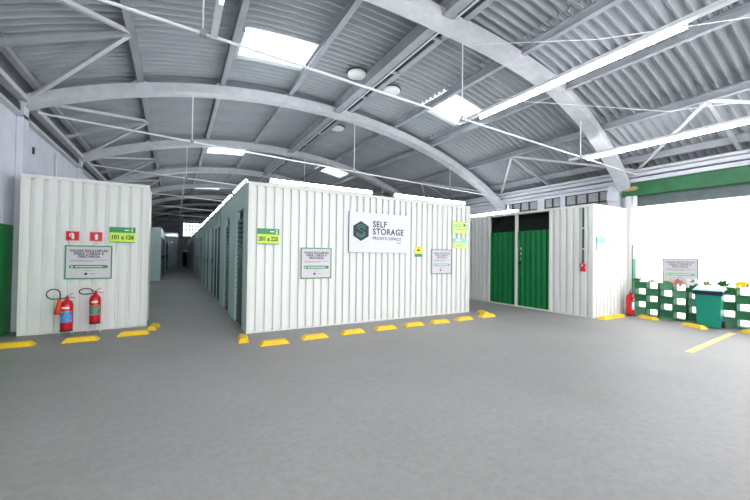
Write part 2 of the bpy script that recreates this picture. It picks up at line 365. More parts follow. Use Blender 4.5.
# ---------------------------------------------------------------- roof: sheets, purlins, braces
ceil = thing('ceiling', 'curved corrugated grey roof on steel purlins', 'roof', (0, 0, 0), 0, None, 'structure')
WAVE = 0.1475; SHEET = 6*WAVE; AMP = 0.046
EDGES = [XL-.42]+PURLINS[1:8]+[XR+.30]
def sheet_mesh(xa, xb, name, m, waves=6, per=8, lap=.15, tz=.018):
    mid = 3.4; b = MB(); nx = 4
    # the end nearer the ridge tucks under the next sheet up: it hangs lower
    if (xa+xb)/2 < mid: a, c, up = xa, xb+lap, 'b'
    else: a, c, up = xa-lap, xb, 'a'
    ny = waves*per; rows = []
    for i in range(nx+1):
        f = i/nx; x = a+(c-a)*f; off = -tz*(f if up == 'b' else 1-f)+tz
        rows.append([(x, WAVE*j/per, roof_z(x)+AMP+off+.012+AMP*math.cos(2*math.pi*j/per)) for j in range(ny+1)])
    vs = [v for r in rows for v in r]; q = ny+1
    th = .007
    vt = [(x, y, z+th) for x, y, z in vs]
    fs = [(i*q+j, i*q+j+1, (i+1)*q+j+1, (i+1)*q+j) for i in range(nx) for j in range(ny)]
    N = len(vs)
    ft = [(f[3]+N, f[2]+N, f[1]+N, f[0]+N) for f in fs]
    fe = [(j, j+1, j+1+N, j+N) for j in range(ny)]+[(nx*q+j+1, nx*q+j, nx*q+j+N, nx*q+j+1+N) for j in range(ny)]
    b.add(vs+vt, fs+ft+fe)
    return b.mesh(name, m)
Y0S = 5.78
SKY = {(2, 0): 1, (5, 0): 1, (5, -6): 1, (2, 8): 1, (5, 8): 1, (2, 17): 1, (5, 17): 1, (2, -9): 1, (5, -9): 1}
for s in range(len(EDGES)-1):
    me = sheet_mesh(EDGES[s], EDGES[s+1], 'roof_sheet', 'sheet'); msk = None; shift = -.2 if s == 5 else 0
    for k in range(-6, 19):
        if (s, k) in SKY:
            if not msk: msk = sheet_mesh(EDGES[s], EDGES[s+1], 'skylight_sheet', 'skylight', lap=.02)
            link('skylight_sheet', msk, ceil, (0, Y0S+k*SHEET+shift, 0))
        else:
            link('roof_sheet', me, ceil, (0, Y0S+k*SHEET+shift, random.uniform(0, .004)))
# the remainder, joined (far end and the part behind the viewpoint)
def far_sheets(ya, nwaves, name):
    b = MB(); per = 4
    for s in range(len(EDGES)-1):
        xa, xb = EDGES[s], EDGES[s+1]
        for i in range(2):
            x0, x1 = xa+(xb-xa)*i/2, xa+(xb-xa)*(i+1)/2; n = len(b.v); ny = nwaves*per
            vs = [(x, ya+WAVE*j/per, roof_z(x)+AMP+.012+AMP*math.cos(2*math.pi*j/per)) for x in (x0, x1) for j in range(ny+1)]
            b.add(vs, [(j, j+1, ny+2+j, ny+1+j) for j in range(ny)])
    o = b.build(name, 'sheet', ceil); o['kind'] = 'stuff'
far_sheets(Y0S+19*SHEET, int((Y_END+.4-(Y0S+19*SHEET))/WAVE), 'far_roof_sheets')
nb = 38; far_sheets(Y0S-6*SHEET-nb*WAVE, nb, 'rear_roof_sheets')
def purlin_piece(p, y0, y1):
    z = roof_z(p); b = MB()
    b.box(p-.012, y0, z-.13, p+.012, y1, z).box(p-.045, y0, z-.135, p+.045, y1, z-.12).box(p-.045, y0, z-.012, p+.045, y1, z)
    return b.build('purlin', 'beam', ceil)
for k in range(len(ARCH_Y)):
    y0 = ARCH_Y[k]; y1 = y0+3.85
    if k == 0: y0 = Y_BACK+.01
    y1 = min(y1, Y_END)
    if y0 > Y_END: continue
    for p in PURLINS:
        if p == 3.50:
            z = roof_z(3.35)
            MB().box(3.26, y0, z-.26, 3.34, y1, z).box(3.20, y0, z-.27, 3.36, y1, z-.245).build('ridge_beam', 'beam', ceil)
            MB().box(3.63, y0, z-.17, 3.66, y1, z-.01).box(3.59, y0, z-.18, 3.70, y1, z-.165).build('ridge_channel', 'beam', ceil)
            if k < 8:
                MB().tube([(3.43, y0, z-.24), (3.43, y1, z-.24)], .016, 6).build('conduit', 'rod', ceil)
                MB().box(3.47, y0, z-.16, 3.585, y1, z-.14).build('cable_tray', 'dark', ceil)
                for q in range(3): MB().box(3.34, y0+.5+q*1.2, z-.22, 3.63, y0+.56+q*1.2, z-.19).build('tray_bracket', 'beam', ceil)
        else: purlin_piece(p, y0, y1)
    if k < 9 and k > 0:      # wind braces in the outer panels
        ya, ym, yb = ARCH_Y[k]+.2, ARCH_Y[k]+2.3, ARCH_Y[k]+3.85+.1
        xa, xw = PURLINS[1], XL+.12; za, zw = roof_z(xa)-.10, 3.76
        MB().bar((xa, ym, za), (xw, ya, zw), .06, .05).build('wind_brace', 'bracelt', ceil)
        MB().bar((xa, ym, za), (xw, yb, zw), .06, .05).build('wind_brace', 'bracelt', ceil)
        MB().bar((xa, ym, za), (xw, ym-.02, zw), .07, .06).build('eave_strut', 'beam', ceil)
        xa, xw = PURLINS[7], XR-.10; za, zw = roof_z(xa)-.12, roof_z(xw)-.10
        MB().bar((xa, ym, za), (xw, ya, zw), .05, .04).build('wind_brace', 'bracelt', ceil)
        MB().bar((xa, ym, za), (xw, yb, zw), .05, .04).build('wind_brace', 'bracelt', ceil)
        MB().bar((xa, ym, za), (xw, ym-.02, zw), .06, .05).build('eave_strut', 'beam', ceil)

# round white vents by the ridge
v0 = thing('roof_vent', 'round white roof vent left of the ridge tray', 'vent', (3.10, 6.15, roof_z(3.1)-.05), 0, 'round vents under the roof')
MB().lathe([(.17, .06), (.185, .03), (.19, 0), (.175, -.02), (.10, -.035), (.01, -.04)], 28).build('vent_disc', 'dome', v0)
MB().lathe([(.205, .05), (.205, .035), (.20, .03)], 28).build('vent_rim', 'dark', v0)
copy_tree(v0, 'round white roof vent right of the ridge tray, nearest the skylight', (4.00, 6.27, roof_z(4.0)-.05))
copy_tree(v0, 'round white roof vent behind the second arch', (3.92, 8.95, roof_z(3.92)-.05))

# ================================================================ LAMPS
def hanging_lamp(name_label, x, y0, y1, z, tube0, rail_up=.07, rail=True):
    t = thing('fluorescent_lamp', name_label, 'lamp', (x, y0, z), 0, None)
    L = y1-y0
    MB().box(-.03, 0, rail_up-.02, .03, L, rail_up+.025).build('mounting_rail', 'rod', t)
    n = max(1, round((L-tube0[0]-tube0[1])/1.22)); seg = (L-tube0[0]-tube0[1])/n
    for i in range(n):
        a = tube0[0]+i*seg
        MB().tube([(0, a+.012, 0), (0, a+seg-.012, 0)], .012, 8).build('tube', 'tube', t)
        for q in (a+.008, a+seg-.008): MB().box(-.012, q-.006, -.012, .012, q+.006, rail_up-.02).build('lamp_holder', 'rod', t)
    return t
hanging_lamp('long white fluorescent lamp row hanging in front of the middle skylight', 3.96, .25, 4.15, 3.38, (1.0, .45))
hanging_lamp('long white fluorescent lamp row nearest the shutter doorway', 7.15, .25, 4.2, 3.27, (.0, .35))
hanging_lamp('fluorescent lamp row hanging at the top of the photo, left of the ridge', .30, -.6, 3.85, 3.42, (.0, .65))
for x, z in ((4.0, 3.38), (7.15, 3.27), (.30, 3.42)):  # unseen lamp rows added as fill light on the front faces
    hanging_lamp('added fill lamp row behind the viewpoint, in line with the %s row' % {4.0: 'middle', 7.15: 'doorway', .30: 'top-left'}[x], x, -4.4, -.7, z, (.0, .3))['group'] = 'added fill lamp rows behind the viewpoint'

# edge lamps on top of the units
def edge_lamp(label, loc, rz, L, group):
    t = thing('edge_lamp', label, 'lamp', loc, rz, group)
    MB().box(0, -.03, 0, L, .03, .02).build('lamp_base', 'rod', t)
    MB().tube([(.02, -.01, .045), (L-.02, -.01, .045)], .033, 8).build('tube', 'edgetube', t)
    for q in (0, L-.03): MB().box(q, -.035, .02, q+.03, .015, .07).build('end_cap', 'rod', t)
    return t
H = 2.45
# ================================================================ STORAGE UNITS
def posts_rails(t, x0, x1, y, m='rail', rail=.055, post=.05, skip_bottom=False):
    for x in (x0, x1-post): MB().box(x, y-.012, 0, x+post, y+.05, H).build('corner_post', m, t)
    MB().box(x0+post, y-.014, H-rail, x1-post, y+.05, H).build('top_rail', m, t)
    if not skip_bottom: MB().box(x0+post, y-.012, 0, x1-post, y+.05, .03).build('bottom_rail', m, t)

# A: left block
A0, A1, AY = -2.03, -.40, 7.17
tA = thing('storage_container', 'white ribbed container by the green wall behind the two extinguishers', 'container', (A0, AY, 0))
WA = A1-A0
posts_rails(tA, 0, WA, 0)
ribbed(.05, WA-.05, .03, H-.05, .157, .05, .64).build('cladding', 'white', tA)
MB().box(WA-.05, .05, 0, WA-.02, .95, H-.02).build('side_panel', 'white', tA)
MB().box(.0, .05, 0, .03, .95, H-.02).build('side_panel', 'white', tA)
MB().box(.0, .05, H-.02, WA-.02, .95, H).build('roof_panel', 'white', tA)
MB().box(.03, .93, 0, WA-.05, .95, H-.02).build('back_panel', 'white', tA)

# B: central block, end module
B0, B1, BY = 1.007, 5.91, 5.81
tB = thing('storage_container', 'wide white ribbed container end carrying the big white logo sign', 'container', (B0, BY, 0))
WB = B1-B0
posts_rails(tB, 0, WB, 0)
ribbed(.05, WB-.05, .03, H-.05, .142, .045, .66).build('cladding', 'white', tB)
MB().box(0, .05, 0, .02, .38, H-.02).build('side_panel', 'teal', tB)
MB().box(WB-.02, .05, 0, WB, .38, H-.02).build('side_panel', 'white', tB)
MB().box(0, .05, H-.02, WB, .38, H).build('roof_panel', 'white', tB)

# row of door units down the aisle; local: x along the aisle (+Y world), front faces -Y local (-X world)
UL = 1.74
def slat_door(t, x0, x1, z0, z1, y, n=22):
    d = MB().box(x0, y+.03, z0, x1, y+.045, z1).build('roller_door', 'dgreen', t)
    for i in range(n):
        za = z0+(z1-z0)*i/n; h = (z1-z0)/n
        MB().hexa([(x0, y, za), (x1, y, za), (x1, y+.028, za), (x0, y+.028, za)], [(x0, y+.018, za+h*.85), (x1, y+.018, za+h*.85), (x1, y+.028, za+h*.85), (x0, y+.028, za+h*.85)]).build('slat', 'dgreen', d)
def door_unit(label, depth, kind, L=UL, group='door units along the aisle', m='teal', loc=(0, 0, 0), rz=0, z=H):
    t = thing('storage_unit', label, 'storage unit', loc, rz, group)
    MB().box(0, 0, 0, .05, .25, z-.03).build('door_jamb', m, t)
    if kind == 'wide': a0, a1, zt = .12, L-.08, z-.05
    else: a0, a1, zt = L-.86, L-.06, 2.08
    rd = .018
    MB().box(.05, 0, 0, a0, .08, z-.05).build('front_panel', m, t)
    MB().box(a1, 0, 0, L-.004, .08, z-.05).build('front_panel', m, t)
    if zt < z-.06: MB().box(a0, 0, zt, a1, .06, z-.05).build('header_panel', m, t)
    MB().box(.05, -.008, z-.05, L-.004, .06, z).build('top_rail', 'rail', t)
    if kind == 'wide':
        mid = (a0+a1)/2
        for q0, q1 in ((a0, mid-.02), (mid+.02, a1)):
            ribbed(q0, q1, .03, 2.0, .15, .02).build('door', 'dgreen', t, loc=(0, rd, 0))
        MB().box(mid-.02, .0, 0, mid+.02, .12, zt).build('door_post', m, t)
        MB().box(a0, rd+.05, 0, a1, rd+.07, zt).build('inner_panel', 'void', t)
    elif kind == 'slat':
        slat_door(t, a0, a1, .02, zt-.15, rd)
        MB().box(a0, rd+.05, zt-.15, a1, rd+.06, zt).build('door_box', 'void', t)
    else:
        MB().box(a0, rd, .02, a1, rd+.02, zt).build('roller_door', 'dgreen', t)
        MB().box(a0+.1, rd-.015, .95, a0+.16, rd, 1.1).build('handle', 'dark', t)
    MB().box(0, .25, 0, .02, depth, z-.03).build('side_panel', 'white', t)
    MB().box(L-.024, .06, 0, L-.004, depth, z-.03).build('side_panel', 'white', t)
    MB().box(.02, depth-.02, 0, L-.024, depth, z-.03).build('back_panel', 'white', t)
    MB().box(0, .06, z-.03, L-.004, depth, z).build('roof_panel', 'white', t)
    return t
# row B faces -X : rotate local frame so local +x -> world -y, so start from the far end of each unit
def rowB(k, kind, lab): return door_unit(lab, B1-B0, kind, loc=(B0, BY+.39+(k+1)*UL, 0), rz=-math.pi/2)
# NB: rz=-90deg maps local x to world -y and local -y (front) to world -x
ord_ = 'first second third fourth fifth sixth seventh eighth ninth tenth eleventh twelfth thirteenth fourteenth fifteenth sixteenth seventeenth eighteenth'.split()
protos = {}
for k in range(18):
    kind = 'slat' if k < 2 else ('wide' if k in (2, 6, 10) else 'plain')
    lab = '%s door unit down the aisle from the big logo sign, %s' % (ord_[k], {'slat': 'dark slatted roller door', 'wide': 'full-height dark double doors', 'plain': 'dark narrow door'}[kind])
    loc = (B0, BY+.39+(k+1)*UL, 0)
    if kind in protos: o = copy_tree(protos[kind], lab, loc)
    else: o = rowB(k, kind, lab); protos[kind] = o
for k in range(9):
    edge_lamp('%s fluorescent strip on top of the aisle row' % ord_[k], (B0+.01, BY+.15+k*UL+1.35, H+.002), -math.pi/2, 1.25, 'edge lamps over the aisle row')
edge_lamp('fluorescent strip on the container top above the left parking notice', (1.33, BY-.01, H+.002), 0, 1.95, 'edge lamps on the logo container')
edge_lamp('fluorescent strip on the container top right of the big logo sign', (3.78, BY-.01, H+.002), 0, 1.95, 'edge lamps on the logo container')

# left row behind block A, and the farther blocks
for k in range(5):
    lab = 'storage unit hidden behind the extinguisher container, %s from it' % ord_[k]
    o = door_unit(lab, .95, 'plain', group='units behind the left container', loc=(-1.08, 8.16+k*UL+0, 0), rz=math.pi/2) if k == 0 else copy_tree(o, lab, (-1.08, 8.16+k*UL, 0))
def far_block(label, x1, y0, y1, z=H-.03):
    t = thing('storage_container', label, 'container', (0, y0, 0))
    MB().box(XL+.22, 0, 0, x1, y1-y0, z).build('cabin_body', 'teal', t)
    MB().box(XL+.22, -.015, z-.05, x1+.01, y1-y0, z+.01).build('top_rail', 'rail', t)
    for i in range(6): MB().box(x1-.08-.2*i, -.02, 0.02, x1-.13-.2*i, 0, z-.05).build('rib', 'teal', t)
    n = int((y1-y0)/1.7)
    for i in range(n):
        d = MB().box(x1, .3+i*1.7, 0, x1+.012, 1.25+i*1.7, 2.0).build('door', 'dgreen' if i else 'dark', t)
        MB().box(x1+.012, .38+i*1.7, .95, x1+.04, .44+i*1.7, 1.15).build('handle', 'black', d)
    return t
far_block('pale container with painted blue-green shade tint just visible past the left container', -.56, 18.46, 26.0)
far_block('narrow pale container beside the aisle, behind the shade-tinted one', -.53, 27.3, 35.5)
far_block('pale container at the far left end of the aisle', -.55, 41.5, 45.0)
t = thing('storage_container', 'small pale container row beyond the far pillar', 'container', (0, 43, 0))
MB().box(-.30, 0, 0, .44, 8, 2.4).build('cabin_body', 'teal', t)
for i in range(4): MB().box(-.31, .3+i*1.9, 0, -.30, 1.2+i*1.9, 2.0).build('door', 'dgreen', t)
edge_lamp('fluorescent strip on the far container row beyond the pillar', (-.28, 49, 2.402), -math.pi/2, 5.5, None)

# C: right container (front faces -X, end faces -Y)
CX, CY, CX1, CYE = 7.707, 4.0, 9.12, 8.6
tC = thing('storage_container', 'white container with green double doors near the shutter doorway', 'container', (CX, CYE, 0), -math.pi/2)
LC = CYE-CY; DC = CX1-CX
d0, d1, dm = CYE-6.80, CYE-5.00, CYE-5.92       # door opening in local x
posts_rails(tC, 0, LC, 0)
for q0, q1 in ((.05, d0-.03), (d1+.03, LC-.05)):
    ribbed(q0, q1, .03, H-.05, .15, .05, .62).build('cladding', 'white', tC)
for q in (d0-.03, d1): MB().box(q, -.016, .0, q+.03, .06, H-.055).build('door_jamb', 'rail', tC)
MB().box(dm-.03, -.02, 0, dm+.02, .06, H-.055).build('door_post', 'rail', tC)
for q0, q1 in ((d0, dm-.03), (dm+.02, d1)):
    d = ribbed(q0, q1, .03, 1.95, .155, .055, .45).build('door', 'green', tC, loc=(0, .03, 0))
    MB().box(q0, .028, 1.93, q1, .075, 1.96).build('door_edge', 'green', d)
    MB().box(q0, .028, .0, q1, .075, .03).build('door_edge', 'dgreen', d)
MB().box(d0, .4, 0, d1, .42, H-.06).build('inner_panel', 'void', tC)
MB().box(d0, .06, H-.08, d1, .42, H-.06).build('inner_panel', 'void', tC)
MB().box(dm+.035+.04, -.0, 1.10, dm+.085+.04, .028, 1.16).build('padlock', 'black', tC)
for i, ch in enumerate('A01'):
    text('lettering', ch, .10, tC, (dm+.12, .026, 1.50-.13*i), 'inkwhite', bold=.002)
MB().box(.0, .05, H-.02, LC, DC, H).build('roof_panel', 'white', tC)
MB().box(.0, .05, 0, .02, DC, H-.02).build('side_panel', 'white', tC)
MB().box(.02, DC-.02, 0, LC-.04, DC, H-.02).build('back_panel', 'white', tC)
o = ribbed(.05, DC-.05, .03, H-.05, .15, .05, .62).build('cladding', 'white', tC, loc=(LC, 0, 0)); o.rotation_euler = (0, 0, math.pi/2)
b = MB().box(LC-.05, .05, H-.055, LC+.014, DC, H); b.build('top_rail', 'rail', tC)
MB().box(LC-.05, .05, 0, LC+.012, DC, .03).build('bottom_rail', 'rail', tC)
MB().box(LC-.04, DC-.05, .03, LC+.012, DC, H-.055).build('corner_post', 'rail', tC)
edge_lamp('fluorescent strip on the container top above the green doors', (CX+.02, 7.75, H+.002), -math.pi/2, 1.9, 'edge lamp over the green doors')
t = tag(MB().tube([(CX+.08, 6.25, H+.002), (CX+.08, 6.25, H+.24)], .018, 8).build('pipe_stub', 'rod'), 'short upright white pipe stub on top of the green door container', 'pipe')

# alarm with conduit on C
t = thing('alarm_siren', 'round red alarm siren below a dark conduit right of the green doors', 'alarm', (CX-.02, 4.20, 1.12), -math.pi/2)
b = MB().lathe([(.055, 0), (.062, .015), (.055, .03), (.03, .045), (.005, .05)], 20)
b.v = [(x, -z-.004, y) for x, y, z in b.v]; b.f = [tuple(reversed(f)) for f in b.f]; b.build('siren_dome', 'red', t, smooth=True)
MB().box(-.05, -.03, -.13, .05, 0, -.06).build('siren_base', 'red', t)
b = MB().lathe([(.022, 0), (.018, .01)], 12); b.v = [(x, -z-.05, y) for x, y, z in b.v]; b.f = [tuple(reversed(f)) for f in b.f]; b.build('siren_centre', 'inkwhite', t)
MB().box(-.015, -.02, .06, .015, .0, 1.26).build('conduit', 'dark', t)
for z in (.35, .8): MB().box(-.025, -.025, z, .025, 0, z+.025).build('conduit_clip', 'rod', t)

# ================================================================ SIGNS
def board(t, W_, H_, m, frame=None, fw=.018, th=.014):
    MB().box(0, -th, 0, W_, 0, H_).build('board', m, t)
    if frame:
        for q in ((0, 0, W_, fw), (0, H_-fw, W_, H_), (0, fw, fw, H_-fw), (W_-fw, fw, W_, H_-fw)):
            MB().box(q[0], -th-.005, q[1], q[2], -th, q[3]).build('frame', frame, t)
def pill(t, x0, x1, z, r, m, y):
    pts = [(x0+r-r*math.sin(a), z+r*math.cos(a)) for a in [math.pi*i/8 for i in range(9)]]
    pts += [(x1-r+r*math.sin(a), z-r*math.cos(a)) for a in [math.pi*i/8 for i in range(9)]]
    pts = list(reversed(pts)); return MB().prism_xz(pts, y-.002, y).build('pill_band', m, t)
def notice(label, loc, W_, H_, rz=0, frame='signgr', ink='ink', pm='signgr', m='signp'):
    t = thing('parking_notice', label, 'sign', loc, rz, None)
    board(t, W_, H_, m, frame)
    y = -.0165; k = H_/.55
    for i, s_ in enumerate(('VAGAS EXCLUSIVAS', 'PARA CARGA E', 'DESCARGA')):
        text('lettering', s_, .056*k, t, (W_/2, y, H_-.088*k-.047*k*i), ink, bold=.0016, sx=min(1.0, .86*W_/(.056*k*len(s_)*.60)))
    for i in range(2): MB().box(W_*.10, y, H_*.56-i*.018, W_*(.90 if i == 0 else .62), y+.002, H_*.56-i*.018+.007).build('text_line', 'inkgrey', t)
    p = pill(t, W_*.09, W_*.91, H_*.37, .028*k, pm, y+.002)
    MB().box(W_*.22, y-.0025, H_*.37-.006, W_*.80, y-.0005, H_*.37+.006).build('text_line', 'inkwhite', p)
    b = MB().lathe([(.013, 0), (.013, .003)], 10); b.v = [(x+W_*.15, -z+y+.001, yy+H_*.37) for x, yy, z in b.v]; b.f = [tuple(reversed(f)) for f in b.f]; b.build('pill_dot', 'inkwhite', p)
    MB().box(W_*.42, y, H_*.245, W_*.58, y+.002, H_*.245+.006).build('text_line', 'inkgrey', t)
    hx = [(W_*.44+.022*math.sin(a), H_*.155+.022*math.cos(a)) for a in [-math.pi/3*i for i in range(6)]]
    MB().prism_xz(hx, y-.001, y+.002).build('hexagon_mark', 'ink', t)
    MB().box(W_*.53, y, H_*.150, W_*.64, y+.002, H_*.150+.008).build('text_line', 'inkgrey', t)
    return t
notice('green-framed loading bay notice above the two fire extinguishers', (-1.50, AY-.014, .84), .60, .54)
notice('green-framed loading bay notice left of the big logo sign', (1.88, BY-.014, .86), .57, .54)
notice('grey-framed loading bay notice low at the right end of the logo container', (4.765, BY-.014, .895), .575, .535, frame='inkgrey', ink='petr' if False else 'inkgrey', pm='palegreen')
def number_sign(label, loc, nums, digit):
    t = thing('unit_number_sign', label, 'sign', loc)
    W_, H_ = .355, .245
    MB().box(0, -.014, 0, W_, 0, H_*.62).build('lower_field', 'signlime', t)
    MB().box(0, -.014, H_*.62, W_, 0, H_).build('upper_field', 'signgr', t)
    MB().box(0, -.016, -.012, W_, 0, 0).build('bottom_edge', 'signgr', t)
    text('lettering', nums, .098, t, (W_/2, -.0165, H_*.30), 'ink', bold=.003, sx=.80)
    text('lettering', digit, .085, t, (W_*.87, -.0165, H_*.80), 'inkwhite', bold=.002)
    MB().box(W_*.58, -.016, H_*.77, W_*.76, -.014, H_*.77+.016).build('text_line', 'inkwhite', t)
number_sign('lime and green 101 a 126 sign right of the red fire signs', (-.945, AY-.014, 1.455), '101 a 126', '1')
number_sign('lime and green 201 a 220 sign at the logo container left corner', (1.15, BY-.014, 1.455), '201 a 220', '2')
# red fire point signs
for i, x in enumerate((-1.495, -1.20)):
    t = thing('fire_point_sign', 'square red fire sign above the %s extinguisher' % ('orange-horn' if i == 0 else 'raised'), 'sign', (x, AY-.014, 1.455), 0, 'red fire signs')
    MB().box(0, -.01, 0, .165, 0, .15).build('board', 'red', t)
    for q in ((0, 0, .165, .006), (0, .144, .165, .15), (0, .006, .006, .144), (.159, .006, .165, .144)):
        MB().box(q[0], -.012, q[1], q[2], -.01, q[3]).build('border', 'petr', t)
    MB().prism_xz([(.07, .025), (.105, .025), (.105, .10), (.0975, .115), (.0775, .115), (.07, .10)], -.013, -.010).build('extinguisher_mark', 'inkwhite', t)
    MB().prism_xz([(.045, .06), (.055, .06), (.055, .105), (.085, .118), (.085, .126), (.045, .112)] if i == 0 else [(.055, .075), (.07, .075), (.07, .085), (.055, .085)], -.013, -.010).build('hose_mark', 'inkwhite', t)

# big logo sign
t = thing('logo_sign', 'large white SELF STORAGE sign with dark hexagon logo', 'sign', (2.795, BY-.016, 1.335))
W_, H_ = 1.30, .765
MB().box(0, -.025, 0, W_, 0, H_).build('board', 'signw', t)
MB().box(-.006, -.02, -.006, W_+.006, .002, 0).build('board_edge', 'inkgrey', t)
MB().box(-.008, -.02, 0, 0, .002, H_).build('board_edge', 'inkgrey', t)
hcx, hcz, hr = .245, .405, .19
MB().prism_xz([(hcx+hr*math.sin(a), hcz+hr*math.cos(a)) for a in [-math.pi/3*i for i in range(6)]], -.029, -.025).build('hexagon', 'ink', t)
def stroke(pts, wd, name='logo_stroke', m='inkgreen'):
    b = MB()
    for (x0, z0), (x1, z1) in zip(pts, pts[1:]):
        d = Vector((x1-x0, z1-z0)).normalized(); n = Vector((-d.y, d.x))*wd/2; e = d*wd/2
        b.prism_xz([(x0-e.x-n.x, z0-e.y-n.y), (x1+e.x-n.x, z1+e.y-n.y), (x1+e.x+n.x, z1+e.y+n.y), (x0-e.x+n.x, z0-e.y+n.y)], -.031, -.029)
    return b.build(name, m, t)
for off in (0, -.042):
    c = lambda x, z: (hcx+x, hcz+z+off)
    stroke([c(.085, .085), c(0, .13), c(-.085, .085), c(-.085, .055)] if off == 0 else [c(.085, .085), c(0, .13), c(-.05, .104)], .010)
    stroke([c(-.085, .055), c(0, .012), c(.085, -.032)] if off == 0 else [c(-.04, .078), c(.04, .036)], .010)
stroke([(hcx+.085, hcz-.032), (hcx+.085, hcz-.075), (hcx, hcz-.12), (hcx-.085, hcz-.075)], .010)
stroke([(hcx+.048, hcz-.03), (hcx+.048, hcz-.055), (hcx, hcz-.08), (hcx-.085, hcz-.035), (hcx-.085, hcz-.075)], .010)
text('lettering', 'SELF', .165, t, (.50, -.027, .545), 'ink', 'LEFT', bold=.004, space=1.12, sx=.92)
text('lettering', 'STORAGE', .165, t, (.50, -.027, .405), 'ink', 'LEFT', bold=.004, space=1.12, sx=.92)
text('lettering', 'PRONTO ESPAÇO', .082, t, (.50, -.027, .275), 'ink', 'LEFT', bold=.0015, space=1.12, sx=.92)
text('lettering', '.NET', .055, t, (1.17, -.027, .20), 'inkgrey', 'RIGHT')

# small signs at the right end of B
t = thing('camera_sign', 'small yellow and green sign right of the big logo sign', 'sign', (4.33, BY-.014, 1.265))
MB().box(0, -.01, .06, .185, 0, .22).build('upper_field', 'signyel', t)
MB().box(0, -.01, 0, .185, 0, .06).build('lower_field', 'signgr', t)
MB().prism_xz([(.05, .12), (.13, .12), (.13, .145), (.05, .155)], -.012, -.010).build('pictogram', 'ink', t)
MB().prism_xz([(.03, .175), (.155, .175), (.155, .19), (.03, .19)], -.012, -.010).build('text_line', 'inkgrey', t)
t = thing('info_sign', 'lime green sign, upper of two at the right end of the logo container', 'sign', (5.355, BY-.014, 1.80))
MB().box(0, -.01, 0, .425, 0, .27).build('board', 'signlime2', t)
for q in ((0, 0, .425, .008), (0, .262, .425, .27), (0, 0, .008, .27), (.417, 0, .425, .27)): MB().box(q[0], -.012, q[1], q[2], -.01, q[3]).build('border', 'palegreen', t)
for z, l in ((.19, .24), (.15, .20), (.09, .3)): MB().box(.05, -.012, z, .05+l, -.01, z+.014).build('text_line', 'palegreen', t)
MB().box(.34, -.013, .17, .385, -.01, .22).build('mark', 'ink', t)
t = thing('info_sign', 'teal and lime sign, lower of two at the right end of the logo container', 'sign', (5.39, BY-.014, 1.46))
MB().box(0, -.01, 0, .395, 0, .13).build('lower_field', 'signlime2', t)
MB().box(0, -.01, .13, .395, 0, .235).build('upper_field', 'signteal', t)
MB().box(.06, -.012, .065, .25, -.01, .08).build('text_line', 'palegreen', t)
MB().box(.08, -.012, .165, .22, -.01, .20).build('text_line', 'inkwhite', t)
# signs on the end of C
t = thing('info_sign', 'small pale green and white sign on the end of the green door container', 'sign', (7.80, CY-.014, 1.47))
MB().box(0, -.01, 0, .34, 0, .14).build('lower_field', 'signc', t)
MB().box(0, -.01, .14, .34, 0, .26).build('upper_field', 'signct', t)
for z in (.05, .09): MB().box(.05, -.012, z, .28, -.01, z+.012).build('text_line', 'palegreen', t)
t = thing('red_sticker', 'small white sticker with red outline on the container end', 'sticker', (8.55, CY-.014, 1.46))
MB().box(0, -.006, 0, .09, 0, .20).build('sticker_face', 'inkwhite', t)
for q in ((.0, .03, .01, .17), (.08, .03, .09, .17), (.01, .17, .08, .18), (.01, .02, .08, .03)): MB().box(q[0], -.008, q[1], q[2], -.006, q[3]).build('outline', 'petr', t)

